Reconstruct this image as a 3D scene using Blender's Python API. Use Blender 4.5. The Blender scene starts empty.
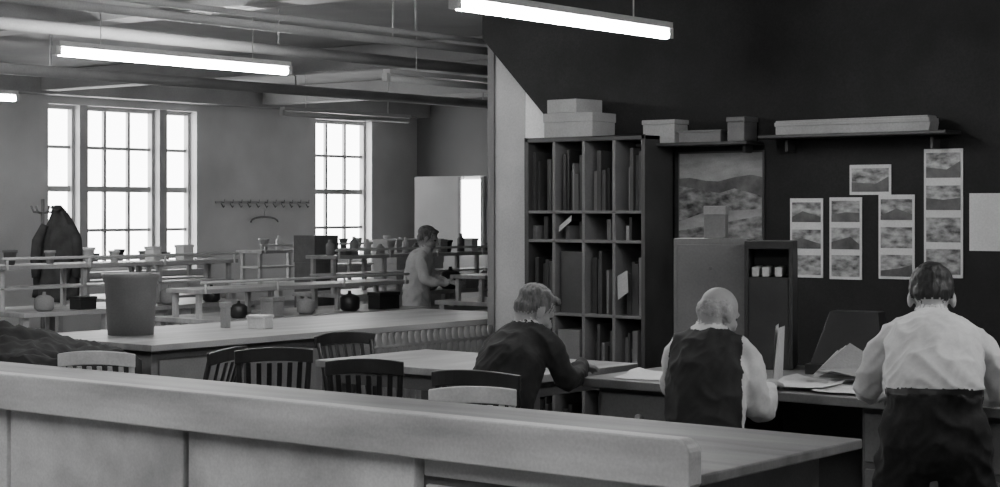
import bpy, bmesh, math, random
from mathutils import Vector, Matrix, Quaternion, noise
from mathutils.kdtree import KDTree
random.seed(7)
S = bpy.context.scene
COL = S.collection

# ------------------------------------------------------------ materials
def M(name, g, rough=.6, amt=.15, scale=4.0, metal=0.0, fine=.08, bump=0.0, emit=0.0, stretch=(1,1,1)):
    m = bpy.data.materials.new(name); m.use_nodes = True
    nt = m.node_tree; b = nt.nodes['Principled BSDF']
    b.inputs['Roughness'].default_value = rough
    b.inputs['Metallic'].default_value = metal
    tc = nt.nodes.new('ShaderNodeTexCoord')
    mp = nt.nodes.new('ShaderNodeMapping'); mp.inputs['Scale'].default_value = stretch
    nt.links.new(tc.outputs['Object'], mp.inputs['Vector'])
    n1 = nt.nodes.new('ShaderNodeTexNoise'); n1.inputs['Scale'].default_value = scale; n1.inputs['Detail'].default_value = 5
    n2 = nt.nodes.new('ShaderNodeTexNoise'); n2.inputs['Scale'].default_value = 90; n2.inputs['Detail'].default_value = 2
    nt.links.new(mp.outputs[0], n1.inputs['Vector']); nt.links.new(tc.outputs['Object'], n2.inputs['Vector'])
    r1 = nt.nodes.new('ShaderNodeMapRange')
    r1.inputs['From Min'].default_value = .3; r1.inputs['From Max'].default_value = .7
    r1.inputs['To Min'].default_value = g*(1-amt); r1.inputs['To Max'].default_value = g*(1+amt)
    nt.links.new(n1.outputs['Fac'], r1.inputs['Value'])
    r2 = nt.nodes.new('ShaderNodeMapRange')
    r2.inputs['From Min'].default_value = .3; r2.inputs['From Max'].default_value = .7
    r2.inputs['To Min'].default_value = 1-fine; r2.inputs['To Max'].default_value = 1+fine
    nt.links.new(n2.outputs['Fac'], r2.inputs['Value'])
    mu = nt.nodes.new('ShaderNodeMath'); mu.operation = 'MULTIPLY'
    nt.links.new(r1.outputs[0], mu.inputs[0]); nt.links.new(r2.outputs[0], mu.inputs[1])
    cc = nt.nodes.new('ShaderNodeCombineColor')
    for i in range(3): nt.links.new(mu.outputs[0], cc.inputs[i])
    nt.links.new(cc.outputs[0], b.inputs['Base Color'])
    if bump:
        bp = nt.nodes.new('ShaderNodeBump'); bp.inputs['Strength'].default_value = bump; bp.inputs['Distance'].default_value = .02
        nt.links.new(n1.outputs['Fac'], bp.inputs['Height']); nt.links.new(bp.outputs[0], b.inputs['Normal'])
    if emit:
        b.inputs['Emission Color'].default_value = (1,1,1,1); b.inputs['Emission Strength'].default_value = emit
    return m

m_wall   = M('plaster_wall', .52, .8, .16, 1.2)
m_farw   = M('painted_shade_grey', .15, .8, .12, 1.2)  # far wall lies in shadow; that shade is put into this darker grey
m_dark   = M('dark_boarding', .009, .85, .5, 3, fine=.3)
m_light  = M('light_plaster', .92, .8, .05, 2)
m_ceil   = M('ceiling_paint', .34, .85, .22, .8)
m_floor  = M('floor_boards', .18, .6, .35, 2, stretch=(.4,5,1))
m_beam   = M('beam_paint', .34, .7, .15, 2)
m_col    = M('column_paint', .42, .7, .10, 3)
m_frame  = M('window_frame_paint', .36, .6, .1, 4)
m_pane   = M('frosted_glass', .8, .4, .05, 4, emit=11)
m_tube   = M('fluorescent_tube_glow', .9, .4, 0, 4, emit=100)
m_tubeoff= M('fluorescent_tube_unlit', .55, .3, .02, 4)
m_house  = M('fixture_enamel', .5, .4, .05, 4)
m_ctrlt  = M('counter_painted_wood', .50, .5, .35, 2.2, stretch=(.5,1,3), bump=.2)
m_ctrpan = M('counter_panel_board', .56, .6, .32, 3.0, bump=.2)
m_ctrtop = M('counter_top_wood', .20, .45, .3, 3, stretch=(.4,3,1))
m_ctrdk  = M('counter_dark_wood', .14, .6, .3, 3)
m_bench  = M('bench_front_paint', .18, .6, .2, 3)
m_btop   = M('bench_top_wood', .34, .4, .3, 3, stretch=(3,.5,1))
m_desk   = M('desk_wood', .12, .5, .25, 3)
m_dtop   = M('desk_top', .20, .4, .3, 3)
m_chair  = M('dark_chair_wood', .02, .4, .3, 8)
m_chlt   = M('pale_chair_wood', .60, .5, .15, 8)
m_chmid  = M('mid_chair_wood', .16, .5, .2, 8)
m_metal  = M('rail_metal', .55, .4, .1, 5)
m_rack   = M('rack_wood', .42, .5, .2, 4)
m_cab    = M('cabinet_steel', .038, .5, .3, 4)
m_cabin  = M('cabinet_interior', .012, .7, .2, 4)
m_paper  = M('paper_white', .60, .8, .1, 5)
m_card   = M('cardboard_pale', .28, .8, .12, 5)
m_grey   = M('mid_grey_paint', .12, .6, .15, 5)
m_pale   = M('pale_steel', .17, .6, .18, 3)
m_black  = M('black_enamel', .02, .4, .2, 5)
m_photo  = M('photo_print', .24, .5, .85, 16, stretch=(1,1,2))
m_psky   = M('print_sky', .22, .5, .35, 5, stretch=(1,1,3))
m_phill  = M('print_hills', .08, .5, .5, 12)
m_pfore  = M('print_foreground', .14, .5, .9, 14, stretch=(1,1,2))
m_rad    = M('radiator_iron', .16, .5, .15, 5)
m_skin   = M('skin', .34, .55, .08, 12, fine=.04)
m_lip    = M('lips', .2, .5, .05, 10)
m_eye    = M('eyes', .06, .2, .05, 10)
m_hgrey  = M('grey_hair', .15, .8, .4, 40, stretch=(2,1,.4), bump=.7)
m_hdark  = M('dark_hair', .012, .6, .3, 30, stretch=(2,1,.4), bump=.5)
m_hwhite = M('white_hair', .34, .7, .3, 40, bump=.6)
m_shirt  = M('shirt_cotton', .64, .85, .07, 8, fine=.05)
m_jacket = M('dark_jacket_wool', .020, .9, .3, 10)
m_vest   = M('waistcoat_wool', .022, .85, .3, 10)
m_trous  = M('trousers_wool', .012, .9, .4, 10, fine=.2)
m_shoe   = M('shoe_leather', .012, .3, .2, 10)
m_belt   = M('belt_leather', .006, .4, .2, 10)
m_coat   = M('hanging_coat_wool', .05, .9, .3, 10)
m_cloth  = M('dark_dust_sheet', .022, .9, .4, 6, bump=.4)
m_plant  = M('pot_clay', .2, .8, .2, 6)

# ------------------------------------------------------------ mesh builder
class B:
    def __init__(s): s.v=[]; s.f=[]; s.mi=[]; s.mats=[]; s.sm=[]
    def m(s, mat):
        if mat not in s.mats: s.mats.append(mat)
        return s.mats.index(mat)
    def add(s, vs, fs, mat, smooth=False):
        o=len(s.v); s.v += [tuple(v) for v in vs]
        k=s.m(mat)
        for f in fs: s.f.append([o+i for i in f]); s.mi.append(k); s.sm.append(smooth)
    def box(s, x0,x1,y0,y1,z0,z1, mat, rz=0, taper=1.0):
        cx,cy=(x0+x1)/2,(y0+y1)/2; vs=[]
        for z,t in ((z0,taper),(z1,1.0)):
            for x,y in ((x0,y0),(x1,y0),(x1,y1),(x0,y1)):
                dx,dy=(x-cx)*t,(y-cy)*t
                c,n=math.cos(rz),math.sin(rz)
                vs.append((cx+dx*c-dy*n, cy+dx*n+dy*c, z))
        s.add(vs,[(0,3,2,1),(4,5,6,7),(0,1,5,4),(1,2,6,5),(2,3,7,6),(3,0,4,7)],mat)
    def prism(s, pts, y0, y1, mat):
        n=len(pts); vs=[(x,y0,z) for x,z in pts]+[(x,y1,z) for x,z in pts]
        s.add(vs,[tuple(range(n)),tuple(range(2*n-1,n-1,-1))]+[(i,i+n,(i+1)%n+n,(i+1)%n) for i in range(n)],mat)
    def beam(s, p, q, w, h, mat, up=(0,0,1)):
        p=Vector(p);q=Vector(q);t=(q-p).normalized();a=t.cross(Vector(up))
        if a.length<1e-3: a=Vector((1,0,0))
        a.normalize(); b=a.cross(t); vs=[]
        for c in (p,q):
            for i,j in ((-1,-1),(1,-1),(1,1),(-1,1)): vs.append(c+a*(i*w/2)+b*(j*h/2))
        s.add(vs,[(0,3,2,1),(4,5,6,7),(0,1,5,4),(1,2,6,5),(2,3,7,6),(3,0,4,7)],mat)
    def cyl(s, p, q, r1, r2, mat, n=14):
        s.tube([p,q],[r1,r2],mat,n,False)
    def tube(s, pts, rs, mat, n=12, smooth=True, flat=None):
        pts=[Vector(p) for p in pts]; rings=[]
        for i,p in enumerate(pts):
            t=(pts[min(i+1,len(pts)-1)]-pts[max(i-1,0)]).normalized()
            up=Vector((0,0,1)) if abs(t.z)<.9 else Vector((1,0,0))
            a=t.cross(up).normalized(); b=a.cross(t)
            r=rs[i] if isinstance(rs,(list,tuple)) else rs
            ra,rb=(r,r) if not flat else (r*flat[0],r*flat[1])
            rings.append([p+a*(ra*math.cos(2*math.pi*k/n))+b*(rb*math.sin(2*math.pi*k/n)) for k in range(n)])
        vs=[v for r in rings for v in r]; fs=[]
        for i in range(len(rings)-1):
            for k in range(n):
                k2=(k+1)%n; fs.append((i*n+k,i*n+k2,(i+1)*n+k2,(i+1)*n+k))
        s.add(vs,fs,mat,True)
        s.add(rings[0],[tuple(range(n))],mat); s.add(rings[-1],[tuple(range(n))],mat)
    def lathe(s, c, prof, mat, n=20):
        vs=[];fs=[]
        for r,z in prof:
            for k in range(n):
                a=2*math.pi*k/n; vs.append((c[0]+r*math.cos(a),c[1]+r*math.sin(a),c[2]+z))
        for i in range(len(prof)-1):
            for k in range(n):
                k2=(k+1)%n; fs.append((i*n+k,i*n+k2,(i+1)*n+k2,(i+1)*n+k))
        s.add(vs,fs,mat,True)
        s.add(vs[:n],[tuple(range(n))],mat)
    def build(s,name,loc=(0,0,0),rz=0,bevel=.004):
        me=bpy.data.meshes.new(name); me.from_pydata(s.v,[],s.f)
        for m in s.mats: me.materials.append(m)
        for p,k,sm in zip(me.polygons,s.mi,s.sm): p.material_index=k; p.use_smooth=sm
        me.validate()
        bm=bmesh.new(); bm.from_mesh(me); bmesh.ops.remove_doubles(bm,verts=bm.verts,dist=1e-5)
        bmesh.ops.recalc_face_normals(bm,faces=bm.faces); bm.to_mesh(me); bm.free()
        ob=bpy.data.objects.new(name,me); COL.objects.link(ob)
        ob.location=loc; ob.rotation_euler=(0,0,rz)
        if bevel:
            md=ob.modifiers.new('bevel','BEVEL'); md.width=bevel; md.segments=2; md.limit_method='ANGLE'; md.angle_limit=math.radians(50)
        return ob

# ------------------------------------------------------------ room shell
CE=3.25
b=B(); b.box(-16.8,4.2,-3.2,19,-.1,0,m_floor); b.build('floor',bevel=0)
b=B(); b.box(-16.8,4.2,-3.2,19,CE,CE+.1,m_ceil); b.build('ceiling',bevel=0)
b=B(); b.box(-16.8,4.2,-3.2,-3,0,CE,m_wall); b.build('wall_back',bevel=0)
b=B(); b.box(4,4.2,-3,18.8,0,CE,m_wall); b.build('wall_right',bevel=0)
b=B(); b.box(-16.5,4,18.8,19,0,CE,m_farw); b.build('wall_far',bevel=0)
wins=[(12.41,14.65),(16.75,17.85)]; ZS,ZT=.96,2.91
b=B(); y=-3
for a,c in wins:
    b.box(-16.8,-16.5,y,a,0,CE,m_wall); b.box(-16.8,-16.5,a,c,0,ZS,m_wall); b.box(-16.8,-16.5,a,c,ZT,CE,m_wall); y=c
b.box(-16.8,-16.5,y,18.8,0,CE,m_wall); b.build('wall_left',bevel=0)
def sash(b,y0,y1,cols,rows=4):
    b.box(-16.72,-16.70,y0,y1,ZS,ZT,m_pane)
    f=.04
    b.box(-16.70,-16.62,y0,y0+f,ZS,ZT,m_frame); b.box(-16.70,-16.62,y1-f,y1,ZS,ZT,m_frame)
    b.box(-16.70,-16.62,y0+f,y1-f,ZT-.05,ZT,m_frame); b.box(-16.70,-16.62,y0+f,y1-f,ZS,ZS+.06,m_frame)
    for i in range(1,cols):
        yy=y0+(y1-y0)*i/cols; b.box(-16.70,-16.66,yy-.02,yy+.02,ZS+.06,ZT-.05,m_frame)
    for i in range(1,rows):
        zz=ZS+(ZT-ZS)*i/rows; h=.034 if i==rows//2 else .018
        b.box(-16.70,-16.65,y0+f,y1-f,zz-h,zz+h,m_frame)
b=B()
sash(b,12.41,12.87,1); sash(b,12.99,14.07,3); sash(b,14.19,14.65,1)
b.box(-16.78,-16.52,12.87,12.99,ZS,ZT,m_frame); b.box(-16.78,-16.52,14.07,14.19,ZS,ZT,m_frame)
b.box(-16.5,-16.40,12.33,14.73,ZS-.06,ZS-.001,m_frame)
b.build('window_1',bevel=0)
b=B(); sash(b,16.75,17.85,3); b.box(-16.5,-16.40,16.67,17.93,ZS-.06,ZS-.001,m_frame); b.build('window_2',bevel=0)
b=B(); b.box(-16.5,-16.25,-3,18.8,3.0,CE,m_beam); b.build('trim_1',bevel=0)
b=B(); b.box(-7.47,4,9.66,9.8,0,CE,m_light); b.build('wall_partition',bevel=0)
b=B(); b.prism([(-7.15,0),(-7.15,2.27),(-7.77,2.9),(-7.77,CE),(4,CE),(4,0)],9.55,9.655,m_dark); b.build('wall_dark_boarding',bevel=0)
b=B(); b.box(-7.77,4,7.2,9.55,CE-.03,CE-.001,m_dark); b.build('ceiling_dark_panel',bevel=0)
b=B(); b.box(-7.81,-7.48,9.67,9.95,0,CE,m_col); b.box(-7.81,-7.75,9.657,9.67,.1,CE,m_farw)  # thin dark strip paints in the shading line at the column's left
b.build('structural_column')
b=B(); b.box(-15.4,-9,17.5,17.6,0,2.13,m_wall); b.box(-14.55,-14.22,17.46,17.499,1.2,2.08,m_pane)
b.box(-14.6,-14.55,17.44,17.499,1.15,2.12,m_frame); b.box(-14.22,-14.17,17.44,17.499,1.15,2.12,m_frame)
b.build('wall_low_partition',bevel=0)
for i,yy in enumerate((4.0,8.0,12.2,15.6)):
    b=B(); b.box(-16.2,-7.9 if yy>9 else 3.9,yy-.12,yy+.12,CE-.22,CE,m_beam); b.build('ceiling_beam',bevel=.01)
for x,z,r in ((-9.76,2.93,.045),(-8.57,2.93,.03),(-8.35,2.97,.02),(-12.6,2.9,.05)):
    b=B(); b.cyl((x,-2.9,z),(x,18.7,z),r,r,m_beam)
    for yy in range(0,18,3): b.cyl((x,yy+.5,z),(x,yy+.5,CE),.008,.008,m_beam,8)
    b.build('ceiling_pipe',bevel=0)

# ------------------------------------------------------------ fluorescent lights
def fluor(x,y0,L=2.0,on=True,z=2.7):
    b=B(); y1=y0+L
    b.box(x-.035,x+.035,y0,y1,z+.035,z+.07,m_house)
    b.box(x-.025,x+.025,y0-.02,y0+.02,z-.02,z+.04,m_house); b.box(x-.025,x+.025,y1-.02,y1+.02,z-.02,z+.04,m_house)
    b.cyl((x,y0+.02,z),(x,y1-.02,z),.026,.026,m_tube if on else m_tubeoff)
    for yy in (y0+.35,y1-.35): b.cyl((x,yy,z+.06),(x,yy,CE),.004,.004,m_metal,6)
    b.build('fluorescent_light',bevel=0)
fluor(-5.5,6.55,1.90); fluor(-9.13,6.93,2.05); fluor(-13.3,7.65)
fluor(-9.0,9.9,on=False); fluor(-13.2,12.9,on=False)
fluor(-1.5,6.0); fluor(-5.2,1.6); fluor(-9.1,2.0); fluor(-1.2,1.0); fluor(-13.2,2.5)  # extra tubes out of view, added to brighten the room

# ------------------------------------------------------------ foreground counter
b=B()
R=.05; X0,X1=-8.5,-2.80
pr=[(X0,.86),(X1-.01,.86),(X1,.875),(X1,1.01-R)]
for i in range(1,7):
    a=math.pi/2*i/6; pr.append((X1-R+R*math.cos(a),1.01-R+R*math.sin(a)))
pr.append((X0,1.01)); b.prism(pr,4.42,4.49,m_ctrlt)
b.box(X0,X1,4.49,5.54,.865,.90,m_ctrtop)
b.box(X0,X1-.12,4.53,5.45,0,.865,m_ctrdk)
for a,c in ((-8.4,-7.35),(-7.32,-6.24),(-6.21,-5.12),(-5.09,-3.94)):
    b.box(a,c,4.475,4.53,.12,.858,m_ctrpan)
b.box(-3.92,X1-.12,4.50,4.53,.79,.86,m_ctrlt); b.box(-3.92,X1-.12,4.51,4.53,.1,.76,m_ctrpan)
b.build('counter',bevel=.006)

# ------------------------------------------------------------ long solid bench, mid left
b=B()
b.box(-9.25,-8.0,6.75,10.6,.86,.90,m_btop); b.box(-9.15,-8.12,6.85,10.5,0,.86,m_bench)
for i in range(5):
    y=6.9+i*.7; b.box(-8.12,-8.10,y,y+.64,.1,.8,m_bench)
b.build('workbench')
b=B()
for i in range(22):
    y=8.35+i*.065
    b.tube([(-7.78,y,.16),(-7.78,y,.30),(-7.78,y,.74),(-7.78,y,.88)],[.012,.03,.03,.014],m_rad,10,flat=(1.6,.8))
b.cyl((-7.78,8.32,.25),(-7.78,9.75,.25),.02,.02,m_rad); b.cyl((-7.78,8.32,.79),(-7.78,9.75,.79),.02,.02,m_rad)
b.box(-7.81,-7.75,8.37,8.41,0,.2,m_rad); b.box(-7.81,-7.75,9.6,9.64,0,.2,m_rad)
b.build('radiator',bevel=0)

# ------------------------------------------------------------ rack benches in the far room
def rackbench(x,y0,y1,top=.86,shelf=1.2,w=.9,mid=True):
    b=B()
    b.box(x-w/2,x+w/2,y0,y1,top-.04,top,m_btop)
    n=max(2,int((y1-y0)/.75)+1)
    for i in range(n):
        y=y0+.05+(y1-y0-.1)*i/(n-1)
        b.box(x-w/2+.04,x-w/2+.1,y-.03,y+.03,0,top-.04,m_rack); b.box(x+w/2-.1,x+w/2-.04,y-.03,y+.03,0,top-.04,m_rack)
        if shelf: b.box(x+.06,x+.10,y-.02,y+.02,top,shelf+.0,m_rack); b.box(x-.22,x-.18,y-.02,y+.02,top,shelf,m_rack)
    b.box(x+w/2-.09,x+w/2-.05,y0+.05,y1-.05,.3,.36,m_rack); b.box(x+w/2-.09,x+w/2-.05,y0+.05,y1-.05,.62,.68,m_rack)
    if shelf:
        b.box(x-.26,x+.16,y0,y1,shelf,shelf+.035,m_btop)
        if mid: b.box(x-.2,x+.1,y0,y1,(top+shelf)/2,(top+shelf)/2+.02,m_rack)
        b.cyl((x+.16,y0,shelf+.09),(x+.16,y1,shelf+.09),.012,.012,m_metal,8)
        for i in range(n):
            y=y0+.05+(y1-y0-.1)*i/(n-1); b.cyl((x+.16,y,shelf),(x+.16,y,shelf+.09),.01,.01,m_metal,8)
    b.build('rack_bench')
rackbench(-12.2,8.6,11.2); rackbench(-12.2,12.5,15.6); rackbench(-10.7,9.4,11.9,top=.82,shelf=1.02,mid=False)
rackbench(-14.4,11.2,12.9,top=.8,shelf=1.1); rackbench(-14.4,13.6,16.6,top=.86,shelf=1.2); rackbench(-10.3,12.5,14.8,top=.84,shelf=1.05,mid=False)

def boxobj(name,x,y,z,sx,sy,sz,mat,rz=0,lid=None):
    b=B(); b.box(-sx/2,sx/2,-sy/2,sy/2,0,sz*.8,mat); b.box(-sx/2-.006,sx/2+.006,-sy/2-.006,sy/2+.006,sz*.8,sz,lid or mat)
    return b.build(name,(x,y,z),rz)
def pot(name,x,y,z,r,h,mat):
    b=B(); b.lathe((0,0,0),[(r*.65,0),(r*.95,h*.82),(r*1.1,h*.82),(r*1.1,h),(r*.92,h),(r*.85,h*.6)],mat)
    return b.build(name,(x,y,z),0,0)
def jar(name,x,y,z,r,h,mat):
    b=B(); b.lathe((0,0,0),[(r,0),(r,h*.7),(r*.45,h*.82),(r*.4,h),(r*.01,h)],mat); return b.build(name,(x,y,z),0,0)
b=B(); b.lathe((0,0,0),[(.145,0),(.165,.33),(.178,.36),(.185,.39),(.165,.39),(.15,.1),(.01,.08)],m_rad,24); b.build('tapered_bin',(-8.78,7.24,.90),0,0)
boxobj('cardboard_box',-8.55,8.15,.90,.13,.12,.09,m_paper,.3)
boxobj('cardboard_box',-8.78,8.05,.90,.05,.05,.17,m_card,.1)
random.seed(3)
for x,zz,y0,y1,n in ((-12.25,1.235,8.8,11.0,6),(-12.25,1.235,12.6,15.4,15),(-14.45,1.235,13.8,16.4,10),(-14.45,1.135,11.4,12.7,4)):
    for i in range(n):
        y=y0+(y1-y0)*(i+.3*random.random())/n
        k=random.random(); mt=random.choice([m_black,m_plant,m_grey,m_card,m_paper,m_rack])
        if k<.35: boxobj('storage_box',x,y,zz,.12,.08+.05*random.random(),.05+.1*random.random(),mt)
        elif k<.7: pot('plant_pot',x,y,zz,.04+.02*random.random(),.1+.05*random.random(),mt)
        else: jar('glass_jar',x,y,zz,.03+.02*random.random(),.1+.1*random.random(),mt)
for x,zz,y0,y1,n in ((-11.88,.86,8.8,11.0,5),(-11.88,.86,13.6,15.3,5),(-10.42,.82,9.6,11.7,5),(-10.02,.84,12.7,14.6,6)):
    for i in range(n):
        y=y0+(y1-y0)*(i+.4*random.random())/n
        s=.07+.05*random.random(); mt=random.choice([m_black,m_black,m_grey,m_plant,m_card])
        if random.random()<.5:
            b=B(); b.lathe((0,0,0),[(s*.7,0),(s,s*.3),(s,s*1.3),(s*.6,s*1.6),(s*.2,s*1.7),(s*.15,s*2)],mt); b.build('apparatus_drum',(x,y,zz),0,0)
        else: boxobj('storage_box',x,y,zz,.14,.15*random.random()+.12,.1+.06*random.random(),mt)
boxobj('wooden_crate',-13.1,13.3,0,.3,.35,1.42,m_chmid)
boxobj('wooden_crate',-13.2,14.9,0,.35,.8,1.36,m_rack)
def stool(x,y,h=.6,mat=m_chmid,name='stool'):
    b=B(); b.lathe((0,0,h-.04),[(.13,0),(.16,.01),(.16,.03),(.14,.04),(.01,.04)],mat)
    for k in range(4):
        a=math.pi/4+k*math.pi/2; c=a+math.pi/2
        b.cyl((.1*math.cos(a),.1*math.sin(a),h-.04),(.17*math.cos(a),.17*math.sin(a),0),.016,.013,mat,8)
        b.cyl((.145*math.cos(a),.145*math.sin(a),.2),(.145*math.cos(c),.145*math.sin(c),.2),.009,.009,mat,8)
    return b.build(name,(x,y,0),0,0)
stool(-11.4,9.2); stool(-11.4,10.3); stool(-13.4,11.9); stool(-9.8,10.2,.66,m_black); stool(-9.8,11.2,.66,m_black)

# coat stand with hanging jackets
b=B(); b.cyl((0,0,0),(0,0,1.80),.022,.018,m_chmid)
for k in range(4):
    a=k*math.pi/2+.4; b.tube([(0,0,.35),(.12*math.cos(a),.12*math.sin(a),.2),(.28*math.cos(a),.28*math.sin(a),.01)],.015,m_chmid,8)
    b.tube([(0,0,1.66),(.10*math.cos(a),.10*math.sin(a),1.67),(.13*math.cos(a),.13*math.sin(a),1.73)],.011,m_chmid,8)
def coat(b,ox,oy,ang,w,top,bot,mat):
    n=40; vs=[];fs=[];L=20
    for i in range(L):
        t=i/(L-1); z=top+(bot-top)*t
        for k in range(n):
            a=2*math.pi*k/n
            ww=w*(.16+.84*min(1,t*2.6)**.75)*(1+.12*t); dd=.085*(.4+.6*min(1,t*2.5))
            f=1+.20*math.sin(a*6+t*2)*min(1,t*3)+.09*math.sin(a*11-t*5)
            x,y=ww*math.cos(a)*f+.03*math.sin(t*5),dd*math.sin(a)*f
            zz=z+.03*math.sin(a*2+1)*t
            vs.append((ox+x*math.cos(ang)-y*math.sin(ang),oy+x*math.sin(ang)+y*math.cos(ang),zz))
    for i in range(L-1):
        for k in range(n): fs.append((i*n+k,i*n+(k+1)%n,(i+1)*n+(k+1)%n,(i+1)*n+k))
    fs+= [tuple(range(n)),tuple(range(L*n-n,L*n))]
    b.add(vs,fs,mat,True)
    for sx in (-1,1):   # empty sleeves
        c,s_=math.cos(ang),math.sin(ang); P=lambda x,y,z:(ox+x*c-y*s_,oy+x*s_+y*c,z)
        b.tube([P(sx*w*.72,-.02,top-.20),P(sx*w*1.12,-.05,top-.36),P(sx*w*1.22,-.07,top-.55),P(sx*w*1.15,-.08,top-.72)],[.04,.055,.05,.045],mat,12)
    b.tube([P(-.05,-.05,top-.02),P(0,-.08,top-.06),P(.05,-.05,top-.02)],.02,mat,8)
coat(b,.15,.07,.75,.17,1.74,.80,m_coat)
b.build('coat_stand',(-14.45,10.80,0),0,0)
b=B(); b.box(-16.5,-16.47,14.95,16.6,1.77,1.80,m_frame)
for i in range(11):
    y=15.03+i*.15; b.tube([(-16.47,y,1.79),(-16.42,y,1.78),(-16.41,y,1.82)],.006,m_grey,6); b.tube([(-16.47,y,1.77),(-16.43,y,1.72),(-16.41,y,1.74)],.006,m_grey,6)
b.build('hook_rail',bevel=0)
b=B(); b.tube([(-16.44,15.75+.24*math.cos(math.pi*k/12),1.53+.07*math.sin(math.pi*k/12)) for k in range(13)],.012,m_chmid,8)
b.tube([(-16.44,15.75,1.60),(-16.44,15.75,1.66),(-16.45,15.78,1.70),(-16.45,15.74,1.715)],.006,m_metal,6); b.build('coat_hanger',bevel=0)

# ------------------------------------------------------------ dust-sheeted table
b=B(); N=40; vs=[];fs=[]
for i in range(N+1):
    for j in range(N+1):
        u,v=i/N*2-1,j/N*2-1
        r=max(abs(u),abs(v)); x=.66*u;y=.50*v
        h=.84+.17*math.exp(-((u+.3)**2+(v)**2)*1.6)
        z=h if r<.75 else h-(r-.75)/.25*(h-.04)
        k=noise.noise(Vector((u*3,v*3,1)))+.6*noise.noise(Vector((u*8,v*8,4)))
        if r>.75:
            x*=1-(r-.75)*.35; y*=1-(r-.75)*.35; x+=k*.05; y+=noise.noise(Vector((u*4,v*4,7)))*.05
        vs.append((x,y,max(.02,z+k*.07)))
for i in range(N):
    for j in range(N): a=i*(N+1)+j; fs.append((a,a+1,a+N+2,a+N+1))
b.add(vs,fs,m_cloth,True); b.build('dust_sheeted_table',(-8.38,6.2,0),.05,0)

# ------------------------------------------------------------ chairs
def chair(name,x,y,rz,mat,top=.92,slats=6,arms=False,w=.42):
    b=B(); h=w/2
    pts=[(-h*.86,-.19),(-h,.02),(-h*.98,.17),(-h*.8,.21),(h*.8,.21),(h*.98,.17),(h,.02),(h*.86,-.19)]
    n=len(pts); vs=[(a,c,.425) for a,c in pts]+[(a,c,.46) for a,c in pts]
    b.add(vs,[tuple(range(n)),tuple(range(n,2*n))]+[(i,(i+1)%n,(i+1)%n+n,i+n) for i in range(n)],mat)
    for sx in (-1,1):
        b.tube([(sx*h*.78,.16,.43),(sx*h*.86,.19,.25),(sx*h*.92,.21,0)],[.018,.022,.013],mat,10)
        b.tube([(sx*h*.74,-.15,.43),(sx*h*.82,-.2,.25),(sx*h*.9,-.25,0)],[.018,.022,.013],mat,10)
        b.tube([(sx*h*.82,-.175,.45),(sx*h*.9,-.21,.7),(sx*h*.96,-.26,top-.05)],[.018,.016,.015],mat,10)
        b.cyl((sx*h*.86,.19,.2),(sx*h*.86,-.21,.2),.01,.01,mat,8)
        if arms:
            b.tube([(sx*h*.93,-.22,.66),(sx*h*1.12,-.05,.68),(sx*h*1.15,.12,.67)],.02,mat,10,flat=(1.3,.7)); b.cyl((sx*h*1.1,.08,.66),(sx*h*.95,.1,.45),.013,.015,mat,8)
    b.cyl((-h*.86,0,.2),(h*.86,0,.2),.01,.01,mat,8)
    K=10; ring=[]
    for k in range(K+1):
        t=k/K*2-1
        ring.append((t*h*1.06,-.265-.05*(1-t*t),top-.045+.02*(1-t*t)))
    vs=[];fs=[]
    for p in ring:
        for dy,dz in ((-.011,-.035),(.011,-.035),(.014,.035),(-.012,.035)): vs.append((p[0],p[1]+dy,p[2]+dz))
    for k in range(K):
        for q in range(4): fs.append((k*4+q,k*4+(q+1)%4,(k+1)*4+(q+1)%4,(k+1)*4+q))
    fs+=[(0,1,2,3),(K*4,K*4+1,K*4+2,K*4+3)]
    b.add(vs,fs,mat)
    for k in range(slats):
        t=(k+.5)/slats*2-1; t*=.86
        b.beam((t*h*.86,-.17-.01*(1-t*t),.45),(t*h*.98,-.262-.05*(1-t*t),top-.07),.026,.01,mat,up=(0,1,.3))
    return b.build(name,(x,y,0),rz)
chair('slat_back_chair',-5.94,6.42,math.radians(36),m_chair,top=.97,slats=6,w=.36)
chair('slat_back_chair',-6.74,6.50,math.radians(50),m_chair,top=.98,w=.38)
chair('slat_back_armchair',-7.44,6.52,math.radians(110),m_chair,arms=True,top=.93)
chair('slat_back_chair',-7.22,7.80,math.radians(-100),m_chair,top=.93)
chair('pale_chair',-7.42,5.98,math.radians(36),m_chlt,top=.96,w=.38)
chair('pale_chair',-4.83,5.88,math.radians(38),m_chlt,top=.95,w=.35)
chair('slat_back_chair',-5.04,6.34,math.radians(12),m_chair,top=.97)

# ------------------------------------------------------------ table and long desk
b=B(); b.box(-6.95,-5.4,7.05,8.0,.81,.85,m_btop); b.box(-6.85,-5.5,7.12,7.93,.72,.81,m_desk)
for x in (-6.88,-5.53):
    for y in (7.12,7.87): b.box(x,x+.07,y,y+.07,0,.81,m_desk,taper=.75)
b.build('wooden_table')
b=B(); b.box(-4.88,-.8,6.72,7.95,.86,.90,m_dtop)
for a,c in ((-4.83,-4.33),(-3.45,-.85)):
    b.box(a,c,6.82,7.85,0,.86,m_desk)
    w=.46; n=max(1,int((c-a)/w))
    for i in range(n):
        xa=a+(c-a)*i/n
        for z0,z1 in ((.62,.83),(.36,.59),(.08,.33)):
            b.box(xa+.02,xa+(c-a)/n-.02,6.805,6.82,z0,z1,m_bench)
            b.cyl((xa+(c-a)/n/2,6.80,(z0+z1)/2),(xa+(c-a)/n/2,6.775,(z0+z1)/2),.015,.018,m_metal,8)
b.box(-4.33,-3.45,7.7,7.85,0,.86,m_desk)
b.build('drawing_desk')
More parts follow.
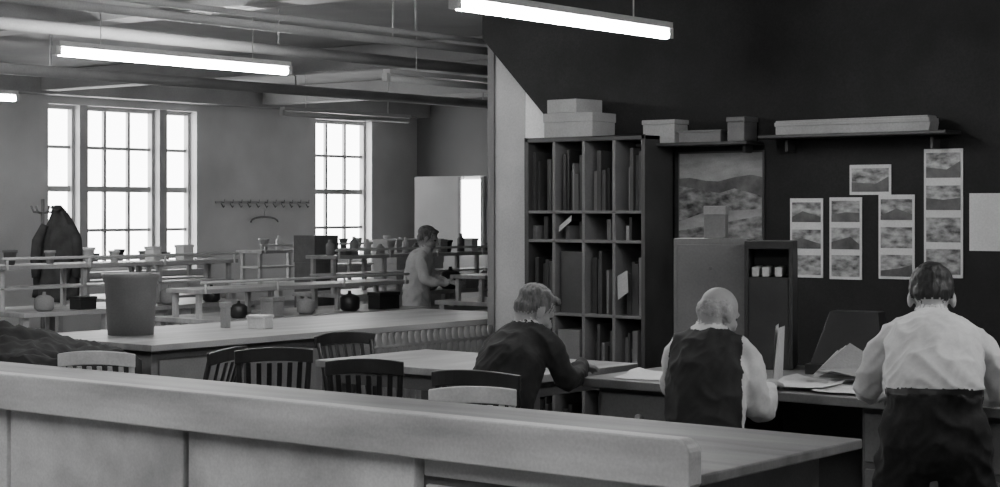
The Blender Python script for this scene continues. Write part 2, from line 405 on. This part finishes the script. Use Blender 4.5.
def paper(x,y,z,rz,sx=.3,sy=.42,mat=m_paper,name='paper_sheet'):
    b=B(); n=8; vs=[];fs=[]
    for i in range(n+1):
        for j in range(n+1):
            u,v=i/n-.5,j/n-.5; vs.append((u*sx,v*sy,.002+.018*(abs(u)*2)**3*(1 if v>0 else .3)))
    for i in range(n):
        for j in range(n): a=i*(n+1)+j; fs.append((a,a+1,a+n+2,a+n+1))
    b.add(vs,fs,mat,True); b.build(name,(x,y,z),rz,0)
for i,(x,y,r) in enumerate(((-4.62,7.0,.3),(-4.45,7.25,1.2),(-3.55,6.98,.2),(-3.28,7.25,.9),(-3.8,7.0,.1),(-3.35,7.55,.5),(-3.15,6.95,1.3),(-2.1,7.0,.4),(-3.7,7.35,.2))):
    paper(x,y,.901+.004*i,r,mat=m_paper if i%2==0 else m_card)
b=B(); b.box(-.19,.19,-.12,.12,0,.65,m_pale); b.box(-.17,.17,-.124,-.12,.03,.62,m_pale)
b.cyl((0,-.122,.5),(0,-.135,.5),.008,.01,m_grey,8)
b.build('steel_filing_box',(-4.73,7.7,.90),.42)
b=B(); b.box(-.055,.055,-.06,.06,0,.16,m_pale); b.box(-.057,.057,-.062,.062,.12,.165,m_card); b.build('pale_carton',(-4.73,7.72,1.551),.42)
b=B(); b.box(-.12,.12,-.14,.14,0,.02,m_cab); b.box(-.12,-.10,-.14,.14,.02,.62,m_cab); b.box(.10,.12,-.14,.14,.02,.62,m_cab); b.box(-.10,.10,.12,.14,.02,.62,m_cab); b.box(-.12,.12,-.14,.14,.60,.64,m_cab)
b.box(-.10,.10,-.135,.12,.02,.46,m_cab)
for x in (-.085,-.035,.03): b.box(x,x+.035,-.12,.1,.462,.51,m_paper)
b.build('document_cabinet',(-4.43,7.76,.90),.42)
b=B()
b.add([(-.012,-.1,0),(.0,-.1,.26),(.012,.08,.26),(.0,.08,0)],[(0,1,2,3)],m_paper); b.add([(-.012,-.1,0),(.012,-.1,.25),(.04,.08,.25),(.03,.08,0)],[(0,1,2,3)],m_paper)
b.build('standing_pamphlet',(-4.04,7.12,.905),.50,0)
b=B()
b.add([(-.25,-.05,.01),(0,.0,.0),(0,.3,.02),(-.25,.25,.10)],[(0,1,2,3)],m_paper)
b.add([(.25,-.05,.02),(0,.0,.0),(0,.3,.02),(.27,.25,.05)],[(0,1,2,3)],m_card)
for k in range(4): b.add([(-.25+.01*k,-.05,.02+.01*k),(0,.0,.005),(0,.3,.03),(-.24+.02*k,.25,.11+.012*k)],[(0,1,2,3)],m_card if k%2 else m_paper)
b.build('open_book',(-3.55,7.10,.935),.15,0)
b=B(); b.box(-.2,.2,-.15,.15,0,.05,m_black); vs=[(-.18,-.13,.05),(.18,-.13,.05),(.16,.13,.05),(-.16,.13,.05),(-.12,.0,.30),(.12,.0,.30),(.12,.12,.30),(-.12,.12,.30)]
b.add(vs,[(0,1,2,3),(4,5,6,7),(0,1,5,4),(1,2,6,5),(2,3,7,6),(3,0,4,7)],m_black)
b.build('desk_machine',(-3.95,7.72,.90),.2)
b=B(); b.box(-.35,.35,-.2,.2,0,.62,m_black); b.box(-.32,.32,-.215,-.2,.04,.28,m_cab); b.box(-.32,.32,-.215,-.2,.32,.59,m_cab); b.build('dark_document_chest',(-2.45,7.7,.90),.0)

# ------------------------------------------------------------ cabinet on dark wall
CX0,CX1,CY0,CY1,CZ=-7.12,-6.16,9.2,9.54,2.17
b=B()
b.box(CX0,CX0+.03,CY0,CY1,0,CZ,m_cab); b.box(CX1-.03,CX1,CY0,CY1,0,CZ,m_cab); b.box(CX0,CX1,CY1-.02,CY1,0,CZ,m_cabin)
b.box(CX0,CX1,CY0,CY1,CZ-.03,CZ,m_cab)
xs=[CX0+(CX1-CX0)*k/4 for k in range(5)]
for x in xs[1:4]: b.box(x-.012,x+.012,CY0,CY1-.02,.05,CZ-.03,m_grey)
levels=[.1,.55,1.02,1.50,1.69]
for z in levels: b.box(CX0+.03,CX1-.03,CY0,CY1-.02,z-.02,z,m_grey)
b.build('pigeonhole_cabinet')
b=B(); random.seed(11)
tops=[.52,.99,1.47,1.66,2.12]
for li,(z,t) in enumerate(zip(levels,tops)):
    for c in range(4):
        x=xs[c]+.035; e=xs[c+1]-.03
        if li==2 and c==1:
            b.box(x,e,CY0+.03,CY1-.05,z,z+.40,m_cab); continue
        if li==1 and c==1:
            b.box(x,e,CY0+.0,CY1-.05,z,z+.36,m_grey); continue
        while x<e-.02:
            w=.012+.03*random.random()
            if x+w>e: break
            h=(t-z)*(.55+.4*random.random())
            if random.random()<(.75 if li!=3 else .5):
                mt=random.choice([m_cab,m_cab,m_grey,m_black,m_black,m_cab]) if li!=3 else random.choice([m_black,m_grey,m_card])
                b.box(x,x+w,CY0+.03+.05*random.random(),CY1-.04,z,z+h,mt)
            x+=w+.003
b.build('shelved_binders',bevel=.002)
b=B(); 
b.add([(0,0,0),(.08,0,.05),(.06,.02,.19),(-.02,.02,.15)],[(0,1,2,3)],m_card); b.build('loose_paper',(-6.36,9.19,1.12),0,0)
b=B(); b.add([(0,0,.03),(.10,0,.10),(.09,.02,.14),(-.01,.02,.07)],[(0,1,2,3)],m_card); b.build('loose_paper',(-6.83,9.19,1.52),0,0)
b=B(); b.box(-.19,.19,-.14,.14,0,.15,m_card); b.box(-.195,.195,-.145,.145,.10,.16,m_card); b.build('pale_carton',(-6.80,9.38,CZ+.001),.05)
b=B(); b.box(-.13,.13,-.13,.13,0,.09,m_card); b.build('pale_carton',(-6.84,9.38,CZ+.163),-.1)

b=B(); b.box(-6.32,-5.5,9.33,9.55,2.10,2.12,m_cab); b.box(-5.42,-4.2,9.33,9.55,2.13,2.15,m_cab)
for x in (-6.2,-5.6,-5.3,-4.35): b.box(x,x+.02,9.45,9.55,2.05,2.12,m_cab)
b.build('wall_shelf')
boxobj('parcel',-6.17,9.45,2.121,.24,.16,.15,m_card); boxobj('parcel',-5.87,9.45,2.121,.3,.15,.075,m_grey,.05); boxobj('parcel',-5.6,9.45,2.121,.12,.16,.15,m_grey)
b=B(); b.prism([(-.5,0),(.5,0),(.51,.05),(.49,.09),(-.5,.085)],-.06,.06,m_card); b.box(-.505,.505,-.066,.066,.05,.075,m_card); b.build('long_parcel',(-4.82,9.43,2.151),0)
def notice(name,x0,x1,z0,z1,n,tilt=0):
    b=B(); b.box(x0,x1,9.543,9.549,z0,z1,m_paper)
    for i in range(n):
        h=(z1-z0)/n; a=z0+i*h
        lo,hi=a+h*.10,a+h*(.80+.1*random.random()); l,r=x0+.014,x1-.014
        b.box(l,r,9.5415,9.543,lo,hi,m_photo)
        if random.random()<.6:
            k=random.random()
            b.prism([(l,lo),(r,lo),(r,lo+(hi-lo)*(.2+.5*k)),(l+(r-l)*(.3+.4*random.random()),lo+(hi-lo)*(.6-.3*k)),(l,lo+(hi-lo)*(.2+.3*random.random()))],9.540,9.5414,m_phill)
    b.build(name,bevel=0)
notice('photo_notice',-5.315,-5.09,1.28,1.765,3); notice('photo_notice',-5.045,-4.83,1.275,1.77,3)
notice('photo_notice',-4.72,-4.49,1.285,1.785,3); notice('photo_notice',-4.43,-4.19,1.30,2.05,4)
notice('photo_notice',-4.91,-4.64,1.785,1.965,1)
b=B(); b.box(-4.15,-3.90,9.543,9.549,1.46,1.79,m_paper); b.build('blank_notice',bevel=0)
b=B(); x0,x1,z0,z1=-6.115,-5.505,1.50,2.055
b.box(x0-.012,x1+.012,9.535,9.549,z0-.012,z1+.012,m_cab); b.box(x0,x1,9.532,9.535,z0,z1,m_psky)
b.prism([(x0,z0),(x1,z0),(x1,1.90),(x1-.08,1.915),(x1-.2,1.90),(x1-.32,1.875),(x0+.2,1.88),(x0+.08,1.90),(x0,1.895)],9.530,9.5319,m_phill)
b.prism([(x0,z0),(x1,z0),(x1,1.78),(x1-.2,1.83),(x0+.3,1.80),(x0,1.85)],9.528,9.5299,m_pfore)
b.prism([(x0,1.56),(x0+.25,1.60),(x1,1.66),(x1,1.70),(x0+.2,1.68),(x0,1.62)],9.526,9.5279,m_psky)
b.build('framed_landscape_picture',bevel=0)

# ------------------------------------------------------------ people
class Body:
    def __init__(s): s.v=[];s.f=[];s.k=[];s.mats=[]
    def mi(s,m):
        if m not in s.mats: s.mats.append(m)
        return s.mats.index(m)
    def _rings(s,rings,mat,n):
        o=len(s.v); k=s.mi(mat)
        for r in rings:
            for p in r: s.v.append(p); s.k.append(k)
        for i in range(len(rings)-1):
            for j in range(n):
                s.f.append((o+i*n+j,o+i*n+(j+1)%n,o+(i+1)*n+(j+1)%n,o+(i+1)*n+j))
        s.f.append(tuple(o+j for j in reversed(range(n)))); L=o+(len(rings)-1)*n
        s.f.append(tuple(L+j for j in range(n)))
    def tube(s,pts,rs,mat,side=(1,0,0),n=20,step=.015):
        pts=[Vector(p) for p in pts]; rs=[(r,r) if not isinstance(r,(tuple,list)) else r for r in rs]
        P=[];Rr=[]
        def cr(a,b,c,d,t): return .5*((2*b)+(c-a)*t+(2*a-5*b+4*c-d)*t*t+(3*b-a-3*c+d)*t**3)
        for i in range(len(pts)-1):
            p0=pts[max(0,i-1)];p1=pts[i];p2=pts[i+1];p3=pts[min(len(pts)-1,i+2)]
            q=[rs[max(0,i-1)],rs[i],rs[i+1],rs[min(len(pts)-1,i+2)]]
            m=max(2,int((p2-p1).length/step))
            for a in range(m):
                t=a/m; P.append(cr(p0,p1,p2,p3,t)); Rr.append(tuple(cr(q[0][z],q[1][z],q[2][z],q[3][z],t) for z in (0,1)))
        P.append(pts[-1]);Rr.append(rs[-1])
        t0=(P[1]-P[0]).normalized(); t1=(P[-1]-P[-2]).normalized(); c0=[];c1=[]
        for a in (75,50,25):
            ph=math.radians(a); r=min(Rr[0]); c0.append((P[0]-t0*r*math.sin(ph),tuple(x*math.cos(ph) for x in Rr[0]),t0))
        for a in (25,50,75):
            ph=math.radians(a); r=min(Rr[-1]); c1.append((P[-1]+t1*r*math.sin(ph),tuple(x*math.cos(ph) for x in Rr[-1]),t1))
        al=[]
        for i,p in enumerate(P):
            t=(P[min(i+1,len(P)-1)]-P[max(i-1,0)]).normalized(); al.append((p,Rr[i],t))
        al=c0+al+c1; rings=[]
        sd=Vector(side)
        for p,r,t in al:
            a=sd-t*sd.dot(t)
            if a.length<.05: a=Vector((0,1,0))-t*t.y
            a.normalize(); b_=t.cross(a)
            rings.append([p+a*(r[0]*math.cos(2*math.pi*j/n))+b_*(r[1]*math.sin(2*math.pi*j/n)) for j in range(n)])
        s._rings(rings,mat,n)
    def ell(s,c,r,mat,R=None,n=24,k=16):
        c=Vector(c); R=R or Matrix.Identity(3); rings=[]
        for i in range(k+1):
            ph=.02+(math.pi-.04)*i/k
            rings.append([c+R@Vector((r[0]*math.sin(ph)*math.cos(2*math.pi*j/n),r[1]*math.sin(ph)*math.sin(2*math.pi*j/n),-r[2]*math.cos(ph))) for j in range(n)])
        s._rings(rings,mat,n)
    def head(s,c,R,hair,bald=False,neck=None,sc=1.0,skin=m_skin):
        c=Vector(c); T=lambda x,y,z:c+R@Vector((x*sc,y*sc,z*sc))
        E=lambda p,r,m,n=24,k=16: s.ell(p,tuple(q*sc for q in r),m,R,n,k)
        E(T(0,-.012,.028),(.075,.094,.084),skin); E(T(0,.026,-.035),(.059,.062,.078),skin)
        E(T(0,.062,-.092),(.026,.022,.02),skin); E(T(0,-.04,-.03),(.062,.055,.06),skin)
        s.tube([T(0,.085,.012),T(0,.1,-.012),T(0,.108,-.03)],[.008,.010,.015],skin,n=12,step=.006)
        s.tube([T(-.04,.074,.024),T(0,.084,.026),T(.04,.074,.024)],[.009,.011,.009],skin,n=12)
        for sx in (-1,1):
            E(T(sx*.080,-.002,-.015),(.012,.02,.033),skin,16,10)
            E(T(sx*.03,.079,.004),(.012,.009,.008),m_eye,14,8)
            E(T(sx*.042,.055,-.03),(.024,.026,.026),skin,14,10)
        s.tube([T(-.022,.084,-.062),T(0,.091,-.062),T(.022,.084,-.062)],[.006,.008,.006],m_lip,n=10,step=.006)
        if not bald:
            E(T(0,-.024,.045),(.082,.098,.080),hair); E(T(0,-.056,-.014),(.071,.056,.058),hair)
            for sx in (-1,1): E(T(sx*.066,-.024,.028),(.018,.052,.044),hair)
            E(T(.02,.05,.086),(.05,.035,.022),hair)
        else:
            E(T(0,-.062,-.005),(.073,.048,.053),hair)
            for sx in (-1,1): E(T(sx*.066,-.030,.008),(.016,.048,.034),hair)
        if neck is not None:
            s.tube([neck,T(0,-.03,-.055)],[.056,.054],skin)
        return T
    def hand(s,w,f,n,ts,curl=1.0,skin=m_skin):
        w=Vector(w);f=Vector(f).normalized();n=Vector(n);n=(n-f*n.dot(f)).normalized();sd=f.cross(n).normalized()
        s.tube([w-f*.02,w+f*.03,w+f*.08],[(.026,.02),(.038,.016),(.04,.014)],skin,side=sd,n=16,step=.008)
        for off,L in ((-.031,.066),(-.0105,.078),(.0105,.074),(.031,.058)):
            L2=L if ts<0 else {.066:.058,.078:.074,.074:.078,.058:.066}[L]
            p=w+f*.078+sd*off; pts=[p-f*.015,p]; ang=0
            for q,(fr,da) in enumerate(((.45,18),(.3,32),(.25,28))):
                ang+=math.radians(da*curl); p=p+(f*math.cos(ang)+n*math.sin(ang))*L2*fr*1.1+sd*off*.06; pts.append(p)
            s.tube(pts,[.0095,.0095,.009,.0088,.0078],skin,side=sd,n=10,step=.006)
        b0=w+f*.02+sd*(.03*ts)
        s.tube([b0,b0+f*.03+sd*.022*ts+n*.012,b0+f*.06+sd*.028*ts+n*.024],[.014,.011,.0085],skin,side=n,n=10,step=.006)
    def build(s,name,loc,yaw,cloth=(),voxel=.007,amp=.011,over=None,sm_it=12):
        me=bpy.data.meshes.new(name+'_src'); me.from_pydata([tuple(v) for v in s.v],[],s.f)
        ob=bpy.data.objects.new(name+'_src',me); COL.objects.link(ob)
        bm=bmesh.new();bm.from_mesh(me);bmesh.ops.recalc_face_normals(bm,faces=bm.faces);bm.to_mesh(me);bm.free()
        md=ob.modifiers.new('r','REMESH'); md.mode='VOXEL'; md.voxel_size=voxel
        sm=ob.modifiers.new('s','SMOOTH'); sm.factor=.5; sm.iterations=3
        dg=bpy.context.evaluated_depsgraph_get(); dg.update()
        nm=bpy.data.meshes.new_from_object(ob.evaluated_get(dg)); bpy.data.objects.remove(ob,do_unlink=True)
        nm.name=name
        kd=KDTree(len(s.v))
        for i,v in enumerate(s.v): kd.insert(v,i)
        kd.balance()
        nm.materials.clear()
        for m in (m_belt,m_shirt,m_trous,m_vest): s.mi(m)
        for m in s.mats: nm.materials.append(m)
        ci={s.mats.index(m) for m in cloth if m in s.mats}
        hi={s.mats.index(m) for m in (m_hgrey,m_hdark,m_hwhite) if m in s.mats}
        vk=[]
        for v in nm.vertices:
            _,i,_=kd.find(v.co); k=s.k[i]
            if over:
                r=over(v.co,s.mats[k])
                if r is not None: k=s.mats.index(r)
            vk.append(k)
        bm=bmesh.new(); bm.from_mesh(nm); bm.verts.ensure_lookup_table()
        cv=[v for v,k in zip(bm.verts,vk) if k in ci]
        for _ in range(sm_it): bmesh.ops.smooth_vert(bm,verts=cv,factor=.5,use_axis_x=True,use_axis_y=True,use_axis_z=True)
        bm.to_mesh(nm); bm.free()
        nrm=[v.normal.copy() for v in nm.vertices]
        for v,k,nn in zip(nm.vertices,vk,nrm):
            q=v.co
            if k in ci:
                # sharp creases: ridged noise stretched along the hang of the cloth
                a=noise.noise(Vector((q.x*9+q.z*9,q.y*9,q.z*5-q.x*6)))
                c=noise.noise(Vector((q.x*20-q.z*12,q.y*18,q.z*9+3)))
                d=.55-abs(a)*2.2+.45*(.4-abs(c)*1.8)
                v.co=q+nn*(d*amp)
            elif k in hi:
                v.co=q+nn*(noise.noise(q*45)*.004+noise.noise(q*90)*.002)
        for p in nm.polygons:
            ks=[vk[i] for i in p.vertices]; p.material_index=max(set(ks),key=ks.count); p.use_smooth=True
        o=bpy.data.objects.new(name,nm); COL.objects.link(o); o.location=loc; o.rotation_euler=(0,0,yaw)
        return o
def rot(pitch,yaw=0,roll=0):
    return Matrix.Rotation(yaw,3,'Z')@Matrix.Rotation(-pitch,3,'X')@Matrix.Rotation(roll,3,'Y')
rad=math.radians

# --- standing man, white shirt, leaning over the desk
p=Body()
p.tube([(0,-.02,.90),(0,.0,1.02),(0,.09,1.11),(0,.19,1.18),(0,.27,1.215)],[(.165,.12),(.182,.13),(.185,.135),(.182,.13),(.14,.10)],m_shirt)
p.tube([(-.14,.28,1.20),(0,.29,1.232),(.14,.28,1.20)],[.062,.078,.062],m_shirt,side=(0,1,0))
p.tube([(0,-.03,.82),(0,-.01,.99)],[(.178,.135),(.170,.126)],m_trous)
for sx in (-1,1):
    p.tube([(sx*.09,-.02,.88),(sx*.12,.0,.68),(sx*.14,.02,.48),(sx*.155,-.02,.28),(sx*.16,-.03,.09)],[.11,.105,.09,.085,.08],m_trous)
    p.tube([(sx*.16,-.06,.045),(sx*.165,.06,.04),(sx*.17,.17,.03)],[(.042,.04),(.045,.036),(.038,.026)],m_shoe)
    p.tube([(sx*.14,.27,1.205),(sx*.19,.275,1.15),(sx*.225,.29,1.075),(sx*.248,.33,1.00)],[.060,.058,.057,.056],m_shirt)
    p.tube([(sx*.248,.33,1.00),(sx*.24,.45,.97),(sx*.205,.56,.955)],[.056,.052,.044],m_shirt)
    p.tube([(sx*.205,.555,.955),(sx*.20,.575,.955)],[.040,.040],m_shirt)
    p.hand((sx*.195,.59,.955),(-sx*.2,1,-.12),(0,-.1,-1),-sx,1.1)
p.tube([(-.045,.30,1.262),(0,.285,1.270),(.045,.30,1.262)],[.030,.034,.030],m_shirt,side=(0,1,0))
p.tube([(0,.32,1.255),(0,.35,1.29)],[.070,.062],m_shirt)
p.head((0,.41,1.35),rot(rad(36)),m_hdark,neck=(0,.32,1.255),sc=1.04)
def ov(co,m):
    if m in (m_shirt,m_trous) and co.y<.2 and co.z>.7:
        if co.z<1.0-.1*co.y: return m_trous
        if co.z<1.03-.1*co.y: return m_belt
        return m_shirt
p.build('standing_man',(-2.80,6.12,0),rad(26),(m_shirt,m_trous),over=ov)

# --- seated man in waistcoat
p=Body()
p.tube([(0,-.03,.56),(0,-.03,.72),(0,.0,.88),(0,.05,1.02),(0,.09,1.12)],[(.165,.12),(.162,.118),(.17,.12),(.172,.125),(.13,.09)],m_vest)
p.tube([(-.115,.10,1.12),(0,.10,1.15),(.115,.10,1.12)],[.056,.068,.056],m_vest,side=(0,1,0))
p.tube([(0,-.03,.52),(0,-.03,.60)],[(.17,.13),(.16,.12)],m_trous)
for sx in (-1,1):
    p.tube([(sx*.09,-.02,.57),(sx*.11,.2,.58),(sx*.13,.40,.57)],[.09,.085,.07],m_trous)
    p.tube([(sx*.13,.40,.57),(sx*.13,.41,.35),(sx*.13,.40,.10)],[.07,.062,.058],m_trous)
    p.tube([(sx*.13,.37,.045),(sx*.135,.48,.04),(sx*.14,.58,.03)],[(.042,.04),(.045,.036),(.038,.026)],m_shoe)
p.tube([(.115,.10,1.115),(.165,.09,1.07),(.19,.08,.98),(.205,.09,.86)],[.058,.055,.055,.053],m_shirt)
p.tube([(.205,.09,.86),(.22,.22,.84),(.22,.36,.905)],[.053,.048,.040],m_shirt); p.hand((.218,.40,.93),(-.15,1,.05),(0,0,-1),-1,.9)
p.tube([(-.115,.10,1.115),(-.155,.13,1.07),(-.175,.17,1.00),(-.185,.22,.93)],[.058,.053,.052,.050],m_shirt)
p.tube([(-.185,.22,.93),(-.15,.31,.93),(-.11,.39,.94)],[.050,.045,.038],m_shirt); p.hand((-.10,.42,.94),(.3,1,0),(0,0,-1),1,.9)
p.tube([(0,.12,1.165),(0,.145,1.205)],[.064,.060],m_shirt)
p.head((.03,.17,1.252),rot(rad(24),rad(-36)),m_hwhite,bald=True,neck=(0,.12,1.165),sc=.97)
def ov(co,m):
    if m in (m_shirt,m_vest) and co.z>.74 and co.y<.26:
        lim=.158 if co.z<1.0 else .158-.10*(co.z-1.0)
        if co.x>lim or co.x<-lim-.015 : return m_shirt
        if co.z>1.195: return m_shirt
        return m_vest
p.build('seated_man_in_waistcoat',(-3.90,6.28,0),rad(22),(m_vest,m_trous,m_shirt),over=ov)
stool(-3.89,6.25,.46,m_chair)

# --- seated man in dark jacket (left), bowed to the right
p=Body()
p.tube([(0,-.04,.57),(0,-.05,.70),(0,-.02,.84),(0,.06,.98),(0,.15,1.08)],[(.175,.13),(.165,.125),(.172,.13),(.175,.13),(.13,.09)],m_jacket)
p.tube([(-.12,.16,1.075),(0,.16,1.10),(.12,.16,1.075)],[.060,.072,.060],m_jacket,side=(0,1,0))
p.tube([(0,-.03,.56),(0,-.03,.60)],[(.18,.10),(.175,.11)],m_jacket)
for sx in (-1,1):
    p.tube([(sx*.09,-.02,.56),(sx*.11,.2,.57),(sx*.13,.40,.56)],[.09,.085,.07],m_trous)
    p.tube([(sx*.13,.40,.56),(sx*.13,.41,.35),(sx*.13,.38,.10)],[.07,.062,.058],m_trous)
    p.tube([(sx*.13,.35,.045),(sx*.135,.46,.04),(sx*.14,.56,.03)],[(.042,.04),(.045,.036),(.038,.026)],m_shoe)
    p.tube([(sx*.12,.16,1.075),(sx*.175,.16,1.03),(sx*.205,.17,.95),(sx*.22,.20,.90)],[.062,.060,.060,.058],m_jacket)
    p.tube([(sx*.22,.20,.90),(sx*.19,.32,.91),(sx*.14,.43,.935)],[.058,.052,.043],m_jacket)
    p.hand((sx*.13,.46,.94),(-sx*.3,1,0),(0,0,-1),-sx,.9)
p.tube([(0,.17,1.115),(0,.20,1.15)],[.064,.060],m_shirt)
p.head((.01,.24,1.215),rot(rad(34),rad(-30)),m_hgrey,neck=(0,.17,1.115),sc=.98)
p.build('seated_man_in_jacket',(-5.09,6.42,0),rad(2),(m_jacket,m_trous))

# --- distant man in pale coat
p=Body()
p.tube([(0,0,.75),(0,0,.95),(0,.03,1.15),(0,.07,1.24),(0,.09,1.28)],[(.18,.14),(.16,.13),(.17,.13),(.16,.11),(.1,.07)],m_shirt)
for sx in (-1,1):
    p.tube([(sx*.09,0,.85),(sx*.1,.01,.48),(sx*.11,-.02,.09)],[.1,.075,.06],m_trous)
    p.tube([(sx*.11,-.05,.045),(sx*.12,.1,.035),(sx*.12,.17,.03)],[(.042,.04),(.045,.036),(.038,.026)],m_shoe)
    p.tube([(sx*.12,.08,1.24),(sx*.18,.09,1.16),(sx*.2,.12,1.02)],[.06,.055,.052],m_shirt)
    p.tube([(sx*.2,.12,1.02),(sx*.18,.22,.98),(sx*.13,.32,.98)],[.05,.045,.035],m_shirt)
    p.hand((sx*.12,.34,.98),(-sx*.3,1,0),(0,0,-1),-sx,.9)
p.head((0,.12,1.41),rot(rad(18)),m_hgrey,neck=(0,.09,1.28))
def ov(co,m):
    if m in (m_shirt,m_trous) and co.z>.5: return m_shirt if co.z>.66 else m_trous
p.build('man_in_pale_coat',(-11.4,12.98,0),rad(-60),(m_shirt,m_trous),over=ov)

# ------------------------------------------------------------ world + camera
w=bpy.data.worlds.new('overcast_sky'); S.world=w; w.use_nodes=True
w.node_tree.nodes['Background'].inputs[0].default_value=(.8,.8,.8,1); w.node_tree.nodes['Background'].inputs[1].default_value=1
cam=bpy.data.cameras.new('camera'); co=bpy.data.objects.new('camera',cam); COL.objects.link(co)
co.location=(0,0,1.7); co.rotation_euler=(math.radians(90),0,math.radians(38.55)); cam.lens=62.86; cam.sensor_width=36; cam.shift_y=-.0345
cam.clip_end=100
S.camera=co
